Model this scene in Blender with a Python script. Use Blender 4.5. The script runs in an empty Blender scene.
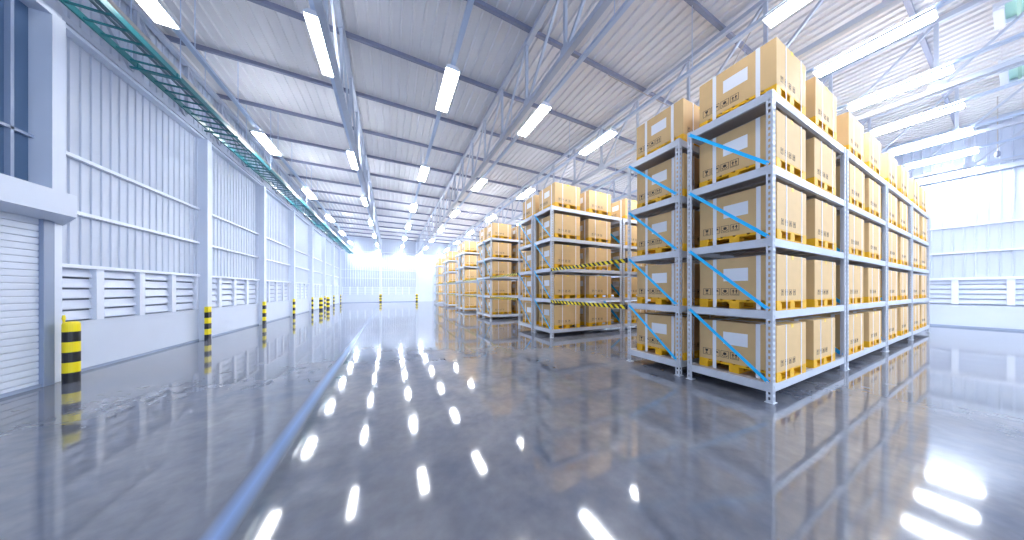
import bpy, bmesh, math, random
from mathutils import Vector
random.seed(7)
S = bpy.context.scene
COL = S.collection

# ------------------------------------------------------------------ materials
def mat(name, rgb, rough=0.5, metal=0.0, spec=0.5, noise=0.0, nscale=4.0, emis=None, estr=0.0, trans=0.0, bump=0.0):
    m = bpy.data.materials.new(name); m.use_nodes = True
    nt = m.node_tree; b = nt.nodes['Principled BSDF']
    b.inputs['Base Color'].default_value = (*rgb, 1)
    b.inputs['Roughness'].default_value = rough
    b.inputs['Metallic'].default_value = metal
    b.inputs['Specular IOR Level'].default_value = spec
    if trans: b.inputs['Transmission Weight'].default_value = trans
    if emis:
        b.inputs['Emission Color'].default_value = (*emis, 1)
        b.inputs['Emission Strength'].default_value = estr
    if noise or bump:
        tc = nt.nodes.new('ShaderNodeTexCoord')
        n = nt.nodes.new('ShaderNodeTexNoise'); n.inputs['Scale'].default_value = nscale
        n.inputs['Detail'].default_value = 5
        nt.links.new(tc.outputs['Object'], n.inputs['Vector'])
        if noise:
            r = nt.nodes.new('ShaderNodeMixRGB'); r.blend_type = 'MULTIPLY'; r.inputs[0].default_value = 1
            r.inputs[1].default_value = (*rgb, 1)
            mr = nt.nodes.new('ShaderNodeMapRange')
            mr.inputs['From Min'].default_value = .3; mr.inputs['From Max'].default_value = .7
            mr.inputs['To Min'].default_value = 1 - noise; mr.inputs['To Max'].default_value = 1
            nt.links.new(n.outputs['Fac'], mr.inputs['Value'])
            nt.links.new(mr.outputs['Result'], r.inputs[2])
            nt.links.new(r.outputs[0], b.inputs['Base Color'])
        if bump:
            bp = nt.nodes.new('ShaderNodeBump'); bp.inputs['Strength'].default_value = bump
            bp.inputs['Distance'].default_value = .01
            nt.links.new(n.outputs['Fac'], bp.inputs['Height'])
            nt.links.new(bp.outputs['Normal'], b.inputs['Normal'])
    return m

M = {}
M['wall'] = mat('painted_wall', (.51, .57, .695), .45, noise=.06, nscale=.8)
M['dado'] = mat('plastered_dado', (.58, .64, .77), .5, noise=.05, nscale=1.5)
M['column'] = mat('painted_steel_column', (.66, .72, .84), .4)
M['girt'] = mat('white_girt', (.72, .77, .88), .4)
M['louvre'] = mat('louvre_blades', (.55, .61, .75), .4)
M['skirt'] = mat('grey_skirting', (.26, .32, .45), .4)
M['roof'] = mat('roof_sheet', (.70, .70, .74), .42, noise=.08, nscale=.5)
M['truss'] = mat('truss_steel', (.46, .51, .62), .4, metal=.2)
M['purlin'] = mat('purlin_steel', (.21, .23, .33), .45, metal=.2)
M['rail'] = mat('light_rail', (.46, .56, .74), .35, metal=.1)
M['shutter'] = mat('shutter_steel', (.62, .68, .80), .35)
M['glass_blue'] = mat('blue_glass_panel', (.07, .13, .24), .3, spec=.5)
M['housing'] = mat('lamp_housing', (.70, .73, .80), .4)
M['lamp'] = mat('lamp_diffuser', (.9, .9, .9), .4, emis=(1.0, .985, .96), estr=22.0)
M['lamp2'] = mat('lamp_diffuser_bright', (.9, .9, .9), .4, emis=(.88, .94, 1.0), estr=60.0)
M['uplamp'] = mat('uplight_diffuser', (.9, .9, .9), .4, emis=(.96, .97, 1.0), estr=40.0)  # glow added on top of the lamps to brighten the roof
M['uplamp_mid'] = mat('uplight_diffuser_mid', (.9, .9, .9), .4, emis=(.95, .96, 1.0), estr=20.0)
M['uplamp_dim'] = mat('uplight_diffuser_low', (.9, .9, .9), .4, emis=(.85, .92, 1.0), estr=5.0)
M['teal'] = mat('teal_tray', (.012, .16, .19), .35)
M['cable'] = mat('grey_cable', (.10, .17, .22), .5)
M['pipe'] = mat('bright_pipe', (.5, .47, .46), .4, metal=.5)
M['steel'] = mat('rack_grey', (.60, .64, .72), .33, metal=.12, noise=.07, nscale=9)
M['deck'] = mat('shelf_deck', (.44, .40, .40), .4, metal=.1)
M['brace'] = mat('blue_brace', (.012, .50, .95), .35)
M['yellow'] = mat('safety_yellow', (.90, .72, .01), .35)
M['black'] = mat('safety_black', (.012, .012, .016), .4)
M['carton'] = mat('cardboard', (.67, .45, .215), .65, noise=.07, nscale=5)
M['pallet'] = mat('yellow_pallet', (.86, .46, .006), .5, noise=.15, nscale=8)
M['strap'] = mat('white_strap', (.80, .82, .88), .35)
M['label'] = mat('white_label', (.80, .82, .88), .45)
M['ink'] = mat('printed_ink', (.05, .035, .03), .6)
M['tape'] = mat('yellow_tape', (.90, .60, .03), .35)
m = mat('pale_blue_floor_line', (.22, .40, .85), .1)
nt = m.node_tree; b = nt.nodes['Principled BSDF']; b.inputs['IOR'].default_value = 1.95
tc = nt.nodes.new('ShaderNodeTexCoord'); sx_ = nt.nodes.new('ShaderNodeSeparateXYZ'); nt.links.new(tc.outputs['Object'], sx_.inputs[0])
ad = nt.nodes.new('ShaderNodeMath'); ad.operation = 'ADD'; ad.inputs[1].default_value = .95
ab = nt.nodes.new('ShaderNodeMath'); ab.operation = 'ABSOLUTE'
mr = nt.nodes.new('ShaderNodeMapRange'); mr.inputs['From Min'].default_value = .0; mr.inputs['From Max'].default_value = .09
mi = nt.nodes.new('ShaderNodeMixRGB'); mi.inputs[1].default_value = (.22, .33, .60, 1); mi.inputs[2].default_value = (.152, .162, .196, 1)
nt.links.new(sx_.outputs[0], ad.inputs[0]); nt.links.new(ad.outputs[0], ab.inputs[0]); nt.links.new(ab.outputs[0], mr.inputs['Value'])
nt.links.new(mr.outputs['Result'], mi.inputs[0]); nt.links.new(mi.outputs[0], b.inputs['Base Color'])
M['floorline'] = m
M['greenpane'] = mat('green_glass', (.55, .80, .70), .45, trans=.55)
M['green'] = mat('green_tinted_panel', (.40, .62, .52), .3)

# polished concrete
m = bpy.data.materials.new('polished_concrete'); m.use_nodes = True
nt = m.node_tree; b = nt.nodes['Principled BSDF']
tc = nt.nodes.new('ShaderNodeTexCoord')
n1 = nt.nodes.new('ShaderNodeTexNoise'); n1.inputs['Scale'].default_value = .9; n1.inputs['Detail'].default_value = 8; n1.inputs['Roughness'].default_value = .62
n2 = nt.nodes.new('ShaderNodeTexNoise'); n2.inputs['Scale'].default_value = 9; n2.inputs['Detail'].default_value = 6
cr = nt.nodes.new('ShaderNodeValToRGB')
cr.color_ramp.elements[0].position = .34; cr.color_ramp.elements[0].color = (.105, .12, .165, 1)
cr.color_ramp.elements[1].position = .68; cr.color_ramp.elements[1].color = (.20, .202, .225, 1)
mx = nt.nodes.new('ShaderNodeMixRGB'); mx.blend_type = 'OVERLAY'; mx.inputs[0].default_value = .25
nt.links.new(tc.outputs['Object'], n1.inputs['Vector']); nt.links.new(tc.outputs['Object'], n2.inputs['Vector'])
nt.links.new(n1.outputs['Fac'], cr.inputs['Fac']); nt.links.new(cr.outputs['Color'], mx.inputs[1]); nt.links.new(n2.outputs['Fac'], mx.inputs[2])
nt.links.new(mx.outputs[0], b.inputs['Base Color'])
mr = nt.nodes.new('ShaderNodeMapRange'); mr.inputs['To Min'].default_value = .05; mr.inputs['To Max'].default_value = .075
nt.links.new(n1.outputs['Fac'], mr.inputs['Value']); nt.links.new(mr.outputs['Result'], b.inputs['Roughness'])
b.inputs['Specular IOR Level'].default_value = .5; b.inputs['IOR'].default_value = 1.95
M['floor'] = m

# hazard stripes (diagonal)
def stripes(name, direction, scale):
    m = bpy.data.materials.new(name); m.use_nodes = True
    nt = m.node_tree; b = nt.nodes['Principled BSDF']
    tc = nt.nodes.new('ShaderNodeTexCoord')
    dt = nt.nodes.new('ShaderNodeVectorMath'); dt.operation = 'DOT_PRODUCT'; dt.inputs[1].default_value = direction
    mu = nt.nodes.new('ShaderNodeMath'); mu.operation = 'MULTIPLY'; mu.inputs[1].default_value = scale
    fr = nt.nodes.new('ShaderNodeMath'); fr.operation = 'FRACT'
    gt = nt.nodes.new('ShaderNodeMath'); gt.operation = 'GREATER_THAN'; gt.inputs[1].default_value = .5
    mi = nt.nodes.new('ShaderNodeMixRGB')
    mi.inputs[1].default_value = (.012, .012, .016, 1); mi.inputs[2].default_value = (.90, .72, .01, 1)
    nt.links.new(tc.outputs['Object'], dt.inputs[0]); nt.links.new(dt.outputs['Value'], mu.inputs[0])
    nt.links.new(mu.outputs[0], fr.inputs[0]); nt.links.new(fr.outputs[0], gt.inputs[0])
    nt.links.new(gt.outputs[0], mi.inputs[0]); nt.links.new(mi.outputs[0], b.inputs['Base Color'])
    b.inputs['Roughness'].default_value = .4
    return m
M['hazard'] = stripes('hazard_stripes', (0, 1, -1.0), 6.6)

# ------------------------------------------------------------------ mesh helpers
class MB:
    def __init__(s): s.v = []; s.f = []; s.mi = []; s.cur = 0
    def add(s, vs, fs):
        o = len(s.v); s.v += [tuple(p) for p in vs]
        for f in fs: s.f.append(tuple(i + o for i in f)); s.mi.append(s.cur)
        return s
    def box(s, x0, x1, y0, y1, z0, z1):
        return s.add([(x0,y0,z0),(x1,y0,z0),(x1,y1,z0),(x0,y1,z0),(x0,y0,z1),(x1,y0,z1),(x1,y1,z1),(x0,y1,z1)],
                     [(0,3,2,1),(4,5,6,7),(0,1,5,4),(1,2,6,5),(2,3,7,6),(3,0,4,7)])
    def bar(s, a, b, w, h, up=(0,0,1)):
        a = Vector(a); b = Vector(b); d = (b - a).normalized(); u = Vector(up)
        if abs(d.dot(u)) > .99: u = Vector((0,1,0))
        r = d.cross(u).normalized() * w / 2; u = r.cross(d).normalized() * h / 2
        vs = [p + i * r + j * u for p in (a, b) for i, j in ((-1,-1),(1,-1),(1,1),(-1,1))]
        return s.add(vs, [(0,1,2,3),(7,6,5,4),(0,4,5,1),(1,5,6,2),(2,6,7,3),(3,7,4,0)])
    def tube(s, a, b, r, n=10):
        a = Vector(a); b = Vector(b); d = (b - a).normalized(); u = Vector((0,0,1))
        if abs(d.dot(u)) > .99: u = Vector((0,1,0))
        p = d.cross(u).normalized(); q = p.cross(d)
        vs = [c + (p * math.cos(2*math.pi*i/n) + q * math.sin(2*math.pi*i/n)) * r for c in (a, b) for i in range(n)]
        fs = [(i, (i+1)%n, n+(i+1)%n, n+i) for i in range(n)] + [tuple(range(n-1,-1,-1)), tuple(range(n, 2*n))]
        return s.add(vs, fs)
    def lathe(s, prof, n=20, c=(0,0)):
        vs = []; fs = []
        for r, z in prof:
            for i in range(n):
                t = 2*math.pi*i/n; vs.append((c[0]+r*math.cos(t), c[1]+r*math.sin(t), z))
        for k in range(len(prof)-1):
            for i in range(n):
                j = (i+1)%n; fs.append((k*n+i, k*n+j, (k+1)*n+j, (k+1)*n+i))
        fs.append(tuple(range(n-1,-1,-1))); fs.append(tuple((len(prof)-1)*n+i for i in range(n)))
        return s.add(vs, fs)
    def prism(s, pts, axis, a, b):
        # pts: 2D polygon, extruded along axis from a to b
        def P(u, v, t): return {'x': (t,u,v), 'y': (u,t,v), 'z': (u,v,t)}[axis]
        n = len(pts)
        vs = [P(u,v,a) for u,v in pts] + [P(u,v,b) for u,v in pts]
        fs = [(i,(i+1)%n,n+(i+1)%n,n+i) for i in range(n)] + [tuple(range(n-1,-1,-1)), tuple(range(n,2*n))]
        return s.add(vs, fs)
    def mesh(s, name, mats, bevel=0):
        me = bpy.data.meshes.new(name); me.from_pydata(s.v, [], s.f)
        if not isinstance(mats, (list, tuple)): mats = [mats]
        for m in mats: me.materials.append(m)
        me.polygons.foreach_set('material_index', s.mi)
        bm = bmesh.new(); bm.from_mesh(me)
        if bevel: bmesh.ops.bevel(bm, geom=bm.edges[:], offset=bevel, segments=2, affect='EDGES', profile=.5)
        bmesh.ops.recalc_face_normals(bm, faces=bm.faces[:]); bm.to_mesh(me); bm.free()
        return me
    def build(s, name, mats, parent=None, loc=(0,0,0), bevel=0):
        return link(name, s.mesh(name, mats, bevel), parent, loc)

def link(name, me, parent=None, loc=(0,0,0)):
    o = bpy.data.objects.new(name, me); COL.objects.link(o); o.location = loc
    if parent: o.parent = parent
    return o
def thing(name, label, cat, loc=(0,0,0), group=None, me=None):
    o = link(name, me, None, loc); tag(o, label, cat, group); return o
def tag(o, label, cat, group=None):
    o['label'] = label; o['category'] = cat
    if group: o['group'] = group
def struct(o): o['kind'] = 'structure'; return o
def copy_tree(o, parent=None, loc=None):
    c = o.copy(); COL.objects.link(c); c.parent = parent
    if loc: c.location = loc
    for ch in kids.get(o.name, []): copy_tree_child(ch, c)
    kids[c.name] = [x for x in c_children(c)]
    return c
kids = {}
_made = {}
def c_children(c): return _made.get(c.name, [])
def copy_tree_child(ch, par):
    d = ch.copy(); COL.objects.link(d); d.parent = par
    _made.setdefault(par.name, []).append(d)
    for g in kids.get(ch.name, []): copy_tree_child(g, d)
    kids[d.name] = list(_made.get(d.name, []))
def reg(o):
    # register a prototype tree so that copies can be made without bpy.ops
    kids[o.name] = [x for x in bpy.data.objects if x.parent == o]
    for k in kids[o.name]: reg(k)

ORD = ['first', 'second', 'third', 'fourth', 'fifth', 'sixth', 'seventh', 'eighth', 'ninth', 'tenth', 'eleventh', 'twelfth']

# ------------------------------------------------------------------ dimensions
XL, XR, YF, YB = -5.16, 20.6, 34.6, -9.0
ZR, ZB = 7.9, 6.11
TX = [-5.02, -1.03, 3.10, 7.23, 11.36, 15.49, 19.62]

# ------------------------------------------------------------------ floor
fm = MB().box(XL-.3, XR+.3, YB, YF+.3, -.2, 0)
struct(fm.build('floor', M['floor']))
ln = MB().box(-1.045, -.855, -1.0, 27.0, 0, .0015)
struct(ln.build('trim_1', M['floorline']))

# ------------------------------------------------------------------ ceiling (corrugated sheet + purlins)
def corrugated(x0, x1, y0, y1, z, pitch=.24, rib=.045, h=.05):
    prof = []
    n = int(round((x1-x0)/pitch))
    for i in range(n):
        a = x0 + i*pitch
        prof += [(a, z), (a+pitch-rib-.03, z), (a+pitch-rib-.012, z-h), (a+pitch-.03, z-h), (a+pitch-.012, z)]
    prof.append((x1, z))
    mb = MB(); k = len(prof)
    mb.add([(x,y0,zz) for x,zz in prof] + [(x,y1,zz) for x,zz in prof], [(i,i+1,k+i+1,k+i) for i in range(k-1)])
    return mb
roof = corrugated(XL-.3, XR+.3, .25, YF+.3, ZR)
r2 = corrugated(XL-.3, 12.2, YB, .25, ZR)
roof.add(r2.v, r2.f); 
roof.box(XL-.3, XR+.3, .25, YF+.3, ZR+.03, ZR+.12)
roof.box(XL-.3, 12.2, YB, .25, ZR+.03, ZR+.12)
ceil = struct(roof.build('ceiling', M['roof']))
y = 7.3 - 3*2.07 - 2.07*3
while y < YF:
    p = MB().box(XL, XR if y > 0 else 12.2, y-.028, y+.028, ZR-.145, ZR-.05)
    p.box(XL, XR if y > 0 else 12.2, y-.035, y+.045, ZR-.152, ZR-.146)
    p.build('purlin', M['purlin'], ceil)
    y += 2.07
# two green tinted skylight strips above the right corner
SKY = [(12.2, 13.1), (15.3, 17.0)]
fill = MB()
for a, c in ((13.1, 15.3), (17.0, XR+.3)):
    q = corrugated(a, c, YB, .25, ZR); fill.add(q.v, q.f); fill.box(a, c, YB, .25, ZR+.03, ZR+.12)
fill.build('roof_sheet', M['roof'], ceil)
for n_, (a, c) in enumerate(SKY):
    w = struct(MB().box(a, c, .17, .29, ZR-.14, ZR+.05).box(a, c, -5.85, -5.75, ZR-.14, ZR+.05).box(a-.05, a, -5.85, .29, ZR-.08, ZR+.05).box(c, c+.05, -5.85, .29, ZR-.08, ZR+.05).build('window_%d' % (20+n_), M['girt']))
    sk = MB()
    for j in range(24): sk.box(a, c, -5.75+j*.25, -5.70+j*.25, ZR-.05, ZR)
    sk.build('glazing_bars', M['green'], w)
    MB().box(a, c, -5.8, .2, ZR+.01, ZR+.02).build('pane', M['greenpane'], w)

def truss(x, label, y0=-6.0, y1=YF):
    t = thing('roof_truss', label, 'roof truss', (x, 0, ZB))
    H = ZR - .153 - ZB
    MB().box(-.06,.06,y0,y1-.02,H-.10,H).build('top_chord', M['truss'], t)
    MB().box(-.06,.06,y0,y1-.02,-.04,.06).build('bottom_chord', M['truss'], t)
    vm = MB().box(-.03,.03,-.03,.03,0,H-.06).mesh('vertical', M['truss'])
    dm = MB().bar((0,0,.02),(0,-1.54,H-.07),.05,.05,(1,0,0)).mesh('diagonal', M['truss'])
    gm = MB().prism([(-.16,.03),(.16,.03),(.08,.2),(-.08,.2)],'x',-.035,.035).mesh('gusset_plate', M['truss'])
    k = -4
    while .87 + 1.54*k < y1-.1:
        yy = .87 + 1.54*k
        link('vertical', vm, t, (0,yy,0))
        link('gusset_plate', gm, t, (0,yy,0))
        if k > -4: link('diagonal', dm, t, (0,yy,0))
        k += 1
    return t
for i, x in enumerate(TX):
    lab = ['steel roof truss running along the left wall above the beam',
           'blue-grey roof truss between the wall truss and the floor stripe, first from left wall',
           'blue-grey zigzag roof truss above the open ends of the racks',
           'steel roof truss passing above the first bay of the nearest rack',
           'steel roof truss above the third bay of the nearest rack',
           'pale roof truss above the far right end of the nearest rack',
           'pale roof truss closest to the right wall'][i]
    truss(x, lab)
# thin sway rods between truss 3 and roof
for i, (a, b) in enumerate([((7.23,3.9,ZB+.02),(5.6,5.2,ZR-.25)), ((7.23,2.4,ZR-.25),(7.9,3.9,ZB+.2))]):
    o = MB().tube(a, b, .014, 8).build('tie_rod', M['pipe'])
    tag(o, ['thin steel tie rod slanting from truss to roof left of the carton stack', 'thin pale tie rod slanting down behind the top carton'][i], 'rod')

# ------------------------------------------------------------------ light rows
RX = [-3.52 + 2.36*i for i in range(11)]
house = MB().prism([(-.15,0),(.15,0),(.15,.03),(.09,.09),(-.09,.09),(-.15,.03)], 'y', -.67, .67).mesh('housing', M['housing'])
diff = MB().box(-.135,.135,-.65,.65,-.022,.002).mesh('diffuser', M['lamp'])
fill_strip = MB().box(-.085,.085,-.65,.65,.09,.10).mesh('uplight_strip', M['uplamp'])
fill_strip_mid = MB().box(-.085,.085,-.65,.65,.09,.10).mesh('uplight_strip', M['uplamp_mid'])
fill_strip_dim = MB().box(-.085,.085,-.65,.65,.09,.10).mesh('uplight_strip', M['uplamp_dim'])
D = [MB().box(-.135,.135,-.65,.65,-.022,.002).mesh('diffuser', mat('lamp_diffuser_%d' % q, (.9,.9,.9), .4, emis=c, estr=e))
     for q, (c, e) in enumerate([((1,.99,.97),9), ((1,.985,.96),20), ((.96,.98,1),28), ((.92,.96,1),55), ((.90,.95,1),70)])]
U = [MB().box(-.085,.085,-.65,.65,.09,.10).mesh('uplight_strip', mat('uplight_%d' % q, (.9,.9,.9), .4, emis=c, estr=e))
     for q, (c, e) in enumerate([((.85,.92,1),1.5), ((.95,.97,1),12), ((.96,.97,1),36), ((.94,.97,1),60), ((.96,.96,1),22)])]  # added upward glow in several strengths, unseen from the camera
def lamp_level(i, k):
    if i == 0 and k == 0: return 0
    if i >= 8: return 3
    if k < 0: return 4 if i > 4 else 2 if k < -1 else 1
    if k == 0 and 3 < i < 6: return 3
    if i >= 6: return 2 if k < 2 else 3
    return 1 if k <= 0 else 2 if k == 1 else 3 if k <= 3 else 4
def roof_fill_level(i, k):  # strength of the added glow that lifts the roof
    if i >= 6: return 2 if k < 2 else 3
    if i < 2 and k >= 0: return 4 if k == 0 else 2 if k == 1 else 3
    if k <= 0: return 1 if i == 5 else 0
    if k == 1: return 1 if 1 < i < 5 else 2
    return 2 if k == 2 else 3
rowdesc = lambda i: ORD[i] + ' row from left wall'
for i, x in enumerate(RX):
    r = thing('light_rail', 'slim blue-grey rail carrying ceiling lights, ' + rowdesc(i), 'rail', (x, 0, ZB+.14))
    MB().box(-.045,.045,-5.5,YF-.05,0,.06).build('rail_beam', M['rail'], r)
    hm = MB().tube((0,0,.06),(0,0,ZR-.19-ZB-.14), .008, 6).mesh('hanger', M['rail'])
    k = -2
    while 7.3+2.07*2*k < YF:
        link('hanger', hm, r, (0,7.3+4.14*k,0)); k += 1
    for k in range(-2, 7):  # lowest k is an unseen lamp row, added to light the nearest rack fronts
        Y = 5.95 + 4.65*k
        nm = ['nearest','second','third','fourth','fifth','sixth','seventh','eighth','ninth'][k+2 if i > 2 else k]
        if k < 0 and i < 3: continue
        t = thing('ceiling_light', 'bright white strip light, %s, %s along it' % (rowdesc(i), nm), 'ceiling light', (x, Y, ZB+.05), 'strip lights in rows under the roof')
        link('housing', house, t); link('diffuser', D[lamp_level(i, k)], t)
        link('uplight_strip', U[roof_fill_level(i, k)], t)  # hidden glowing strip added to light the roof, not a fixture part

# ------------------------------------------------------------------ left wall
def ribbed(mb, y0, y1, z0, z1, x, pitch=.186, h=.02, sgn=1):
    prof = []; n = int((y1-y0)/pitch)
    for i in range(n):
        a = y0 + i*pitch
        prof += [(x, a), (x, a+pitch-.05), (x+sgn*h, a+pitch-.04), (x+sgn*h, a+pitch-.012), (x, a+pitch-.002)]
    prof.append((x, y1)); k = len(prof)
    mb.add([(xx,yy,z0) for xx,yy in prof]+[(xx,yy,z1) for xx,yy in prof], [(i,i+1,k+i+1,k+i) for i in range(k-1)])
wl = MB(); ribbed(wl, 6.4, YF, 1.92, ZR, XL)
wl.box(XL-.25, XL-.002, YB, YF, 1.92, ZR)
wl.box(XL-.25, XL-.0, 7.0, YF, 0, .92)
wall_left = struct(wl.build('wall_left', M['wall']))
MB().box(XL-.1, XL+.06, 7.1, YF, 0, .90).box(XL-.1, XL+.075, 7.1, YF, .90, .93).build('dado', M['dado'], wall_left)
MB().box(XL+.06, XL+.075, 7.15, YF, 0, .05).build('skirting', M['skirt'], wall_left)
MB().box(XL, XL+.16, 6.4, YF, ZB-.10, ZB+.05).build('eaves_beam', M['column'], wall_left)
for z in (2.9, 3.9, 5.0):
    if z == 5.0: continue
    MB().box(XL+.02, XL+.09, 6.9, YF, z-.03, z+.03).build('girt', M['girt'], wall_left)
MB().box(XL, XL+.1, 6.9, YF, 1.90, 1.96).build('window_head', M['girt'], wall_left)
colm = MB().box(0,.05,0,.20,0,ZB-.1).box(.05,.21,.07,.13,0,ZB-.1).box(.21,.26,0,.20,0,ZB-.1).box(.005,.255,.02,.18,0,ZB-.1).mesh('column', M['column'])
CY = [7.0 + 3.75*i for i in range(8)]
for c in CY[1:]:
    link('column', colm, wall_left, (XL, c-.05, 0))
MB().box(XL, XL+.30, 6.8, 6.96, 0, ZB-.1).build('column', M['column'], wall_left)
# louvre banks
def louvre_bank(n, y0, y1, x, sgn, npan=4, axis='y'):
    """frame with posts and slanting blades; axis = run direction"""
    fr = MB(); bl = MB(); z0, z1 = .93, 1.90
    def bx(mb, a0, a1, d0, d1, c0, c1):
        d0, d1 = sorted((x+sgn*d0, x+sgn*d1))
        if axis == 'y': mb.box(d0, d1, a0, a1, c0, c1)
        else: mb.box(a0, a1, d0, d1, c0, c1)
    W = (y1-y0)/npan
    for i in range(npan+1):
        a = y0 + W*i
        bx(fr, max(y0, a-.07), min(y1, a+.07), -.02, .07, z0, z1)
    for i in range(npan):
        a0, a1 = y0+W*i+.05, y0+W*(i+1)-.05
        for j in range(5):
            c = z0 + .195*j
            if axis == 'y': pts = [(x-sgn*.035, c+.185), (x-sgn*.02, c+.19), (x+sgn*.015, c+.045), (x+sgn*.015, c+.028), (x-sgn*.005, c+.028)]; bl.prism(pts, 'y', a0, a1)
            else:
                pts = [(x-sgn*.035, c+.185), (x-sgn*.02, c+.19), (x+sgn*.015, c+.045), (x+sgn*.015, c+.028), (x-sgn*.005, c+.028)]; bl.prism(pts, 'x', a0, a1)
    o = struct(fr.build('window_%d' % n, M['girt']))
    bl.build('louvre_blades', M['louvre'], o)
    return o
for i, c in enumerate(CY):
    e = CY[i+1]-.05 if i+1 < len(CY) else YF
    louvre_bank(i+1, c+(0 if i == 0 else .14), e, XL, 1, 4 if e-c > 2 else 1)
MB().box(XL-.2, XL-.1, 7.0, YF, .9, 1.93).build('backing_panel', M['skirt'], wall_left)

# portal with shutter (near left)
ShX = -4.87
sh = MB()
z = 0
while z < 2.60:
    sh.prism([(ShX-.02, z), (ShX, z+.006), (ShX+.004, z+.02), (ShX+.004, z+.085), (ShX, z+.096), (ShX-.02, z+.1)], 'y', .5, 6.70); z += .1
sh.box(ShX-.06, ShX-.02, .5, 6.70, 0, 2.65)
door = struct(sh.build('door_1', M['shutter']))
MB().box(ShX-.05, ShX+.05, 6.66, 6.80, 0, 2.60).build('guide_rail', M['skirt'], door)
MB().box(ShX-.03, ShX+.05, .4, .54, 0, 2.60).build('guide_rail', M['skirt'], door)
MB().box(ShX-.03, ShX+.03, .5, 6.70, 0, .05).build('bottom_bar', M['skirt'], door)
pt = MB()
def lintel(z0, z1, xa, xe):
    pass
vs = []
plan = [(-4.40, -1.0), (-4.40, 6.50), (-4.87, 6.98), (-5.3, 6.98), (-5.3, -1.0)]
pt.add([(x, y, 2.63 if x > -4.5 else 2.56) for x, y in plan] + [(x, y, 2.97) for x, y in plan],
       [(0,1,6,5),(1,2,7,6),(2,3,8,7),(3,4,9,8),(4,0,5,9),(4,3,2,1,0),(5,6,7,8,9)])
pt.box(-5.3, -4.40, 6.18, 6.35, 2.97, 5.55)           # portal jamb
pt.box(-5.3, -4.40, -1.0, 6.18, 5.50, 5.58)           # portal head
portal = struct(pt.build('trim_2', M['dado']))
MB().box(-5.16, -5.0, 6.35, 6.8, 2.6, ZB-.1).build('jamb_return', M['wall'], portal)
win = struct(MB().box(-4.66, -4.60, -1.0, 6.18, 2.97, 5.50).build('window_12', M['glass_blue']))
fb = MB()
for yy in (5.95, 5.1, 4.3, 3.5): fb.box(-4.60, -4.55, yy-.018, yy+.018, 2.97, 5.50)
fb.box(-4.60, -4.55, -1, 6.18, 3.66, 3.70)
fb.box(-4.60, -4.55, -1, 6.18, 2.97, 3.02)
fb.build('window_frame', M['skirt'], win)

# ------------------------------------------------------------------ far wall
def ribbed_x(mb, x0, x1, z0, z1, y, pitch=.25, h=.03):
    prof = []; n = int((x1-x0)/pitch)
    for i in range(n):
        a = x0+i*pitch
        prof += [(a, y), (a+pitch-.06, y), (a+pitch-.045, y-h), (a+pitch-.015, y-h), (a+pitch-.002, y)]
    prof.append((x1, y)); k = len(prof)
    mb.add([(xx,yy,z0) for xx,yy in prof]+[(xx,yy,z1) for xx,yy in prof], [(i,i+1,k+i+1,k+i) for i in range(k-1)])
wf = MB(); ribbed_x(wf, XL, XR, 1.92, ZR, YF); wf.box(XL-.3, XR+.3, YF+.002, YF+.3, 0, ZR)
wall_far = struct(wf.build('wall_far', M['wall']))
MB().box(XL, XR, YF-.06, YF, 0, .92).build('dado', M['dado'], wall_far)
MB().box(XL, XR, YF-.075, YF-.06, 0, .06).build('skirting', M['skirt'], wall_far)
MB().box(XL, XR, YF-.18, YF, ZB-.1, ZB+.06).build('eaves_beam', M['column'], wall_far)
for z in (2.9, 3.9): MB().box(XL, XR, YF-.08, YF, z-.03, z+.03).build('girt', M['girt'], wall_far)
for x in TX[1:]:
    MB().box(x-.1, x+.1, YF-.26, YF, 0, ZR-.2).build('column', M['column'], wall_far)
xs = [XL+.05] + [t for t in TX[1:]]
for i in range(len(xs)-1):
    if i == 2: continue
    louvre_bank(13+i, xs[i]+.12, xs[i+1]-.12, YF, -1, 5, 'x')
d2 = MB().box(3.22, 7.1, YF-.16, YF-.02, 0, 5.4)
for i in range(9): d2.box(3.22, 7.1, YF-.175, YF-.16, .05+i*.6, .09+i*.6)
door2 = struct(d2.build('door_2', M['dado']))
MB().box(5.12, 5.18, YF-.19, YF-.16, 0, 5.4).build('door_joint', M['skirt'], door2)

# ------------------------------------------------------------------ right wall
wr = MB(); ribbed(wr, -6.0, YF, 2.0, ZR, XR, .22, .03, -1); wr.box(XR+.002, XR+.3, YB, YF, 2.0, ZR); wr.box(XR+.1, XR+.3, YB, YF, 0, 2.0)
wall_right = struct(wr.build('wall_right', M['wall']))
MB().box(XR-.06, XR+.1, YB, YF, 0, .90).build('dado', M['dado'], wall_right)
MB().box(XR-.085, XR-.06, YB, YF, 0, .07).build('skirting', M['skirt'], wall_right)
MB().box(XR-.18, XR, YB, YF, ZB-.1, ZB+.06).build('eaves_beam', M['column'], wall_right)
for z in (3.0, 4.05): MB().box(XR-.08, XR, YB, YF, z-.03, z+.03).build('girt', M['girt'], wall_right)
MB().box(XR-.09, XR, YB, YF, 1.90, 2.0).build('window_head', M['girt'], wall_right)
for c in (-3.1, 4.39, 7.7, 11.5, 15.2, 19, 22.7, 26.5, 30.2):
    link('column', MB().box(-.26,0,-.1,.1,0,ZB-.1).mesh('column', M['column']), wall_right, (XR, c, 0))
louvre_bank(18, -2.87, 4.235, XR, -1, 7)
louvre_bank(19, 4.55, 11.4, XR, -1, 7)

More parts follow.
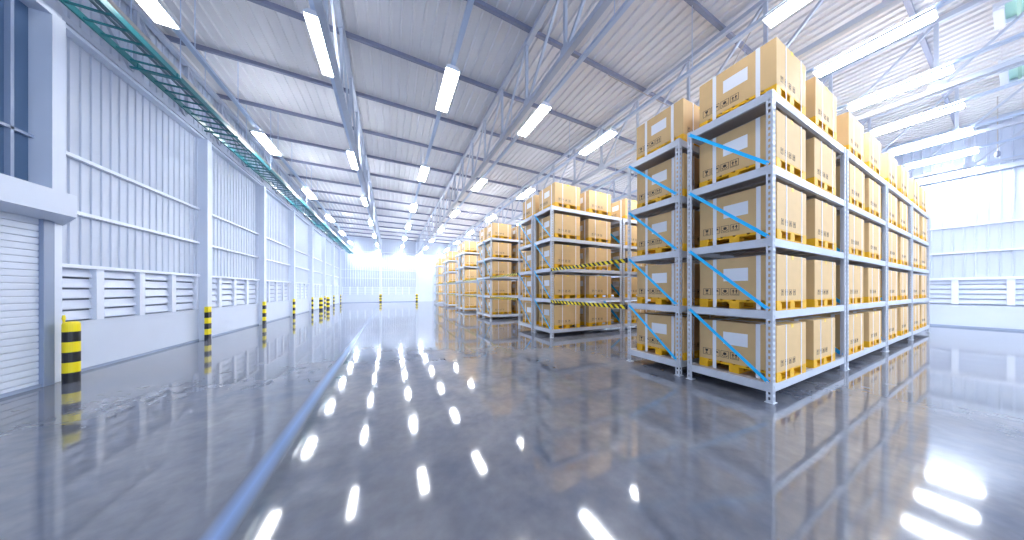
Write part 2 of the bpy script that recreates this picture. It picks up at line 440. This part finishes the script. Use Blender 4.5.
# ------------------------------------------------------------------ ladder cable tray
TZ = 5.72
rail = MB().box(-.015,.015,0,2.04,-.05,.05).mesh('side_rail', M['teal'])
rung = MB().box(-.235,.235,-.015,.015,-.03,-.005).mesh('rung', M['teal'])
n = 0; y0 = 3.15 - 2.07
while y0 + 2.07 < YF:
    t = thing('cable_tray', 'teal ladder cable tray section along left wall, %s from camera' % (ORD[n] if n < 12 else ['thirteenth','fourteenth','fifteenth','sixteenth','seventeenth'][n-12]), 'cable tray', (-4.02, y0, TZ), 'teal ladder tray sections above the left wall')
    link('side_rail', rail, t, (-.25,.015,0)); link('side_rail', rail, t, (.25,.015,0))
    for k in range(8): link('rung', rung, t, (0, .13+.257*k, 0))
    MB().bar((-.32,0,-.07),(.32,0,-.07),.04,.03).build('support_bar', M['teal'], t)
    for s in (-1, 1):
        MB().tube((s*.31,0,-.07),(s*.31,0,ZR-.19-TZ), .008, 6).build('hanger', M['rail'], t)
    y0 += 2.07; n += 1
for i, (x, r, mk, lab) in enumerate([(-3.86,.030,'cable','thick dark cable lying at the right side of the teal tray'),
                                    (-3.93,.022,'cable','dark cable lying next to the thick one in the teal tray')]):
    o = MB().tube((x,1.2,TZ-.005+r),(x,33.5,TZ-.005+r), r, 8).build('cable', M[mk]); tag(o, lab, 'cable')
o = MB().tube((-4.35,1.2,TZ+.75),(-4.35,33.9,TZ+.75), .05, 12).build('service_pipe', M['pipe']); tag(o, 'shiny pale service pipe running above the teal cable tray', 'pipe')

# ------------------------------------------------------------------ column guards and bollards
def banded(name, label, loc, prof_fn, n=6, h=1.0, cat='bollard', group=None):
    t = thing(name, label, cat, loc, group)
    hb = h/n
    for k in range(n):
        mk = M['black'] if k % 2 == 0 else M['yellow']
        mb = MB(); prof_fn(mb, k*hb, (k+1)*hb, k == n-1)
        mb.build('black_band' if k % 2 == 0 else 'yellow_band', mk, t)
    return t
def round_prof(r):
    def f(mb, z0, z1, top):
        if top: mb.lathe([(r,z0),(r,z1-.05),(r*.93,z1-.022),(r*.75,z1-.006),(r*.4,z1)], 24)
        else: mb.lathe([(r,z0),(r,z1)], 24)
    return f
b1 = banded('bollard', 'large black and yellow banded bollard beside the roller shutter', (-4.66, 6.80, 0), round_prof(.08), 6, .99)
MB().lathe([(.012,0),(.012,1.0),(.02,1.03),(.012,1.09)], 10).build('hook_pin', M['yellow'], b1, (-.115, .06, 0))
MB().box(-.03,.0,-.02,.02,.9,.96).build('pin_bracket', M['yellow'], b1, (-.08, .05, 0))
def corner_prof(mb, z0, z1, top):
    # L shaped guard around the column's front corner: legs along -X and +Y
    mb.box(-.055, .028, -.028, 0, z0, z1)
    mb.box(.0, .028, 0, .12, z0, z1)
names = ['nearest', 'second', 'third', 'fourth', 'fifth', 'sixth', 'seventh']
for i, c in enumerate(CY[1:]):
    banded('column_guard', 'yellow and black corner guard at foot of left wall column, %s from camera' % names[i], (XL+.26, c-.05, 0), corner_prof, 6, 1.0, 'column guard', 'striped guards on the left wall columns')
banded('bollard', 'slim striped bollard far off at left wall, the left of the distant pair', (-4.55, 22.6, 0), round_prof(.11), 6, .95)
banded('bollard', 'slim striped bollard far off at left wall, the right of the distant pair', (-4.40, 24.1, 0), round_prof(.11), 6, .95)
for i, x in enumerate(TX[1:3]):
    t = thing('column_guard', ['striped guard on left column of the far end wall', 'striped guard on far end wall column beside the tall white door'][i], 'column guard', (x, YF-.28, 0))
    for k in range(6):
        MB().box(-.13,.13,-.03,.02,k/6,(k+1)/6).build('black_band' if k%2==0 else 'yellow_band', M['black'] if k%2==0 else M['yellow'], t)

o = thing('hanging_hook', 'small dark hook hanging on a thin cable near the right wall', 'hook', (17.9, .35, 5.95))
MB().tube((0,0,.1),(0,0,ZR-.05-5.95),.012,6).build('cable', M['pipe'], o)
MB().lathe([(.01,-.1),(.05,-.05),(.05,.06),(.02,.12)],12).build('weight', M['purlin'], o)

# ------------------------------------------------------------------ racks
RD, RL = 1.05, 3.12
LV = [.25, 1.22, 2.19, 3.16, 4.14]
def flange(mb, w, H, to):
    """perforated flange in local (u along width, z up); 'to' maps (u0,u1,z0,z1) to a box"""
    a, b = w*.32, w*.68
    to(mb, 0, a, 0, H); to(mb, b, w, 0, H)
    z = 0.0; p = .078
    while z < H:
        to(mb, a, b, z, min(z+.034, H)); z += p
def make_upright(sx, sy):
    mb = MB(); T = .004
    def fx(mb, u0, u1, z0, z1):   # flange in plane x=0, width along y
        y = sorted((sy*u0, sy*u1)); x = sorted((0, sx*T)); mb.box(x[0], x[1], y[0], y[1], z0, z1)
    def fy(mb, u0, u1, z0, z1):
        x = sorted((sx*u0, sx*u1)); y = sorted((0, sy*T)); mb.box(x[0], x[1], y[0], y[1], z0, z1)
    flange(mb, .066, LV[-1]+.01, fx); flange(mb, .085, LV[-1]+.01, fy)
    # return lips
    y = sorted((sy*.066, sy*.062)); x = sorted((0, sx*.02)); mb.box(x[0], x[1], y[0], y[1], 0, LV[-1])
    x = sorted((sx*.085, sx*.081)); y = sorted((0, sy*.02)); mb.box(x[0], x[1], y[0], y[1], 0, LV[-1])
    return mb.mesh('upright', M['steel'])
def make_foot(sx, sy):
    mb = MB(); x = sorted((-sx*.015, sx*.10)); y = sorted((-sy*.015, sy*.08)); mb.box(x[0], x[1], y[0], y[1], 0, .006)
    mb.lathe([(.012,.008),(.012,.02)], 8, (sx*.05, sy*.04))
    return mb.mesh('foot_plate', M['steel'])
def cbeam(w, h, length, axis, out):
    # channel section beam, web on the outer side
    mb = MB()
    def bx(a0,a1,d0,d1,z0,z1):
        d0, d1 = sorted((d0*out, d1*out))
        if axis == 'x': mb.box(a0,a1,d0,d1,z0,z1)
        else: mb.box(d0,d1,a0,a1,z0,z1)
    bx(0,length,-.004,0,-h,0); bx(0,length,-w,0,-h,-h+.004); bx(0,length,-.03,0,-.004,.0)
    return mb.mesh('beam', M['steel'])
BH = .112
bfx = cbeam(.04, BH, RL-.012, 'x', -1); bbx = cbeam(.04, BH, RL-.012, 'x', 1)
bly = cbeam(.04, BH, RD-.012, 'y', -1); bry = cbeam(.04, BH, RD-.012, 'y', 1)
deck = MB()
deck.box(.012, RL-.012, .012, RD-.012, -.022, 0)
for i in range(1, 6): deck.box(i*RL/6-.02, i*RL/6+.02, .012, RD-.012, -.05, -.022)
deck = deck.mesh('shelf', M['deck'])
rack = thing('storage_rack', 'x', 'rack', (0,0,0))
for sx, x in ((1,0),(-1,RL)):
    for sy, yy in ((1,0),(-1,RD)):
        u = link('upright', make_upright(sx,sy), rack, (x,yy,0))
        f = link('foot_plate', make_foot(sx,sy), u, (0,0,0))
for z in LV:
    s = link('shelf', deck, rack, (0,0,z))
    link('beam', bfx, s, (.006,.006,.004)); link('beam', bbx, s, (.006,RD-.006,.004))
    link('beam', bly, s, (.006,.006,.004)); link('beam', bry, s, (RL-.006,.006,.004))
for x in (-.004, RL+.004):
    for k in range(4):
        a = (x, RD-.03, LV[k+1]-.03); c = (x, .04, LV[k]+.02)
        mb = MB().bar(a, c, .004, .044, (0,0,1))
        bo = mb.build('brace', M['brace'], rack)
        bt = MB().tube((x-.006,a[1]-.01,a[2]-.005),(x+.006,a[1]-.01,a[2]-.005),.012,10).tube((x-.006,c[1]+.01,c[2]+.005),(x+.006,c[1]+.01,c[2]+.005),.012,10)
        bt.build('bolt', M['steel'], bo)
reg(rack)

# ------------------------------------------------------------------ pallet and carton prototypes
PW, PD, PH, CH = 1.03, .93, .135, .63
pallet = thing('pallet', 'x', 'pallet')
td = MB()
nb = 6; bw = .125
for i in range(nb):
    y0 = i*(PD-bw)/(nb-1); td.box(0, PW, y0, y0+bw, PH-.02, PH)
for x0 in (0, PW/2-.06, PW-.12): td.box(x0, x0+.12, 0, PD, PH-.036, PH-.02)
td.build('top_deck', M['pallet'], pallet)
for y0 in (0, PD/2-.06, PD-.12):
    r = MB().box(0, PW, y0, y0+.12, 0, .02)
    for x0 in (0, PW/2-.075, PW-.15): r.box(x0, x0+.15, y0, y0+.12, .02, PH-.036)
    r.build('runner', M['pallet'], pallet)
reg(pallet)

def glyph(mb, kind, s, put):
    """thin printed mark, put(u0,u1,v0,v1) or polygon; unit square scaled by s"""
    def R(a0,a1,b0,b1): put(mb, [(a0*s,b0*s),(a1*s,b0*s),(a1*s,b1*s),(a0*s,b1*s)])
    def P(pts): put(mb, [(a*s,b*s) for a,b in pts])
    R(0,1,0,.05); R(0,1,.95,1); R(0,.05,.05,.95); R(.95,1,.05,.95)
    if kind == 0:      # goblet
        P([(.28,.85),(.36,.55),(.46,.48),(.54,.48),(.64,.55),(.72,.85)]); R(.46,.54,.22,.48); R(.32,.68,.14,.22)
    elif kind == 1:    # umbrella
        P([(.12,.52),(.22,.72),(.4,.84),(.6,.84),(.78,.72),(.88,.52)]); R(.47,.53,.2,.52); R(.36,.53,.14,.2)
    elif kind == 2:    # box held in hands / recycling triangle
        P([(.30,.45),(.5,.35),(.7,.45),(.7,.72),(.5,.82),(.30,.72)]); P([(.12,.34),(.30,.16),(.36,.22),(.2,.40)]); P([(.88,.34),(.80,.40),(.64,.22),(.70,.16)]); R(.36,.64,.14,.2)
    else:              # two arrows up over a bar
        for c in (.32,.68):
            P([(c-.16,.55),(c+.16,.55),(c,.86)]); R(c-.05,c+.05,.27,.55)
        R(.12,.88,.13,.19)
def on_left(y_far, z0):     # -X face, u runs toward -Y
    def put(mb, pts):
        q = [(y_far-u, z0+v) for u,v in pts]; mb.prism(q, 'x', -.0016, -.0002)
    return put
def on_front(x0, z0):
    def put(mb, pts):
        q = [(x0+u, z0+v) for u,v in pts]; mb.prism(q, 'y', -.0016, -.0002)
    return put

def carton_parts(joined=False):
    parts = []
    body = MB().box(0, PW, 0, PD, 0, CH); parts.append(('body', body, 'carton', .006))
    lb = MB().box(-.002, 0, .302, .598, .28, .47); parts.append(('shipping_label', lb, 'label', 0))
    for y0 in (.165, .69):
        s = MB(); T = .003
        s.box(-T, 0, y0, y0+.048, -PH+.005, CH).box(PW, PW+T, y0, y0+.048, -PH+.005, CH).box(-T, PW+T, y0, y0+.048, CH, CH+T)
        parts.append(('strap', s, 'strap', 0))
    for x0 in (.29, .83):
        s = MB(); T = .005
        s.box(x0, x0+.022, -T, 0, -PH+.005, CH).box(x0, x0+.022, PD, PD+T, -PH+.005, CH).box(x0, x0+.022, -T, PD+T, CH, CH+T)
        parts.append(('strap', s, 'strap', 0))
    g = MB()
    for k in range(4): glyph(g, k, .105, on_left(.875-.122*k, .065))
    parts.append(('handling_marks', g, 'ink', 0))
    g = MB()
    for k in range(4): glyph(g, k, .082, on_front(.13+.135*k, .07))
    parts.append(('handling_marks', g, 'ink', 0))
    t = MB().box(PW/2-.035, PW/2+.035, -.001, PD+.001, CH, CH+.0012).box(PW/2-.035, PW/2+.035, -.0015, 0, CH-.05, CH).box(PW/2-.035, PW/2+.035, PD, PD+.0015, CH-.05, CH)
    parts.append(('tape', t, 'tape', 0))
    return parts
carton = thing('carton', 'x', 'box')
for nm, mb, mk, bv in carton_parts(): 
    mb.build(nm, M[mk], carton, bevel=bv)
reg(carton)
# simple single-mesh versions for the distant blocks
jm = MB(); mats = []
for nm, mb, mk, bv in carton_parts():
    if M[mk] not in mats: mats.append(M[mk])
    jm.cur = mats.index(M[mk]); jm.add(mb.v, mb.f)
jcarton = jm.mesh('carton', mats)
jp = MB()
for ch in kids[pallet.name]:
    jp.add([v.co[:] for v in ch.data.vertices], [tuple(p.vertices) for p in ch.data.polygons])
jpallet = jp.mesh('pallet', M['pallet'])

BLOCK = ['nearest','second','third','fourth','fifth','farthest']
LVN = ['bottom','second','third','fourth','top']
GY = [1.44, 6.45, 11.70, 16.9, 22.1, 27.3]
used = {'rack': False, 'pallet': False, 'carton': False}
def place_rack(x, y, label):
    if not used['rack']: o = rack; used['rack'] = True; o.location = (x,y,0)
    else: o = copy_tree(rack, None, (x,y,0))
    o['label'] = label; o['group'] = 'grey shelving racks with blue braces'
def place_load(x, y, z, where, detailed):
    for kind, proto, jmesh, dz, lab, grp in (('pallet', pallet, jpallet, 0, 'yellow pallet ', 'yellow pallets on the racks'), ('carton', carton, jcarton, PH, 'brown strapped carton ', 'strapped cartons on the racks')):
        if detailed:
            if not used[kind]: o = proto; used[kind] = True; o.location = (x,y,z+dz)
            else: o = copy_tree(proto, None, (x,y,z+dz))
        else:
            o = link(kind, jmesh, None, (x,y,z+dz))
        o['label'] = lab + where; o['group'] = grp
        o['category'] = 'pallet' if kind == 'pallet' else 'box'
for g, gy in enumerate(GY):
    for row in (0, 1):
        nb = {(0,0):4,(0,1):2,(1,0):2,(1,1):1}.get((g,row), 1)
        ry = gy + row*1.18
        for bay in range(nb):
            rx = 4.52 + 3.2*bay
            rn = 'front' if row == 0 else 'back'
            place_rack(rx, ry, 'grey steel rack with blue braces, %s block, %s row, %s bay from aisle' % (BLOCK[g], rn, ORD[bay]))
            for l, z in enumerate(LV):
                for s in (0, 1):
                    jx = 0 if (bay == 0 and s == 0) else random.uniform(-.03,.03)
                    lx = rx + .14 + s*(1.40 + (.03 if bay else 0)) + jx
                    where = '%s, %s shelf, %s bay, %s row, %s rack block' % (('left','right')[s], LVN[l], ORD[bay], rn, BLOCK[g])
                    place_load(lx, ry + random.uniform(0,.015), z, where, g < 2 and not (row == 1 and bay == 1))

# ------------------------------------------------------------------ striped barrier bars across the aisles
for g in range(5):
    y0 = GY[g] + 1.18 + RD + .004; y1 = GY[g+1] - .004
    for k, z in enumerate((1.14, 2.13)):
        mb = MB().box(-.012, .012, y0-y0, y1-y0, -.042, .042)
        t = thing('barrier_bar', '%s black and yellow striped bar closing the %s aisle between rack blocks' % (('lower','upper')[k], ORD[g]), 'barrier', (4.515, y0, z), 'striped bars across the aisles')
        mb.build('bar', M['hazard'], t)
        MB().box(-.02,.02,-.0,.03,-.05,.05).build('end_bracket', M['black'], t)
        MB().box(-.02,.02,y1-y0-.03,y1-y0,-.05,.05).build('end_bracket', M['black'], t)

# ------------------------------------------------------------------ world, camera
w = bpy.data.worlds.new('World'); S.world = w; w.use_nodes = True
bg = w.node_tree.nodes['Background']
bg.inputs['Color'].default_value = (.66, .79, 1.0, 1); bg.inputs['Strength'].default_value = 1.9
cam = bpy.data.cameras.new('Camera'); co = bpy.data.objects.new('Camera', cam); COL.objects.link(co)
F = 249.4
cam.sensor_width = 36; cam.lens = F/1024*36; cam.shift_y = 20/1024; cam.clip_start = .05; cam.clip_end = 200
co.location = (0,0,1.5); co.rotation_euler = (math.pi/2, 0, -math.atan2(122, 249.4))
S.camera = co
S.view_settings.view_transform = 'Standard'; S.view_settings.look = 'None'; S.view_settings.gamma = 1
S.view_settings.use_curve_mapping = False
S.view_settings.exposure = 0.7
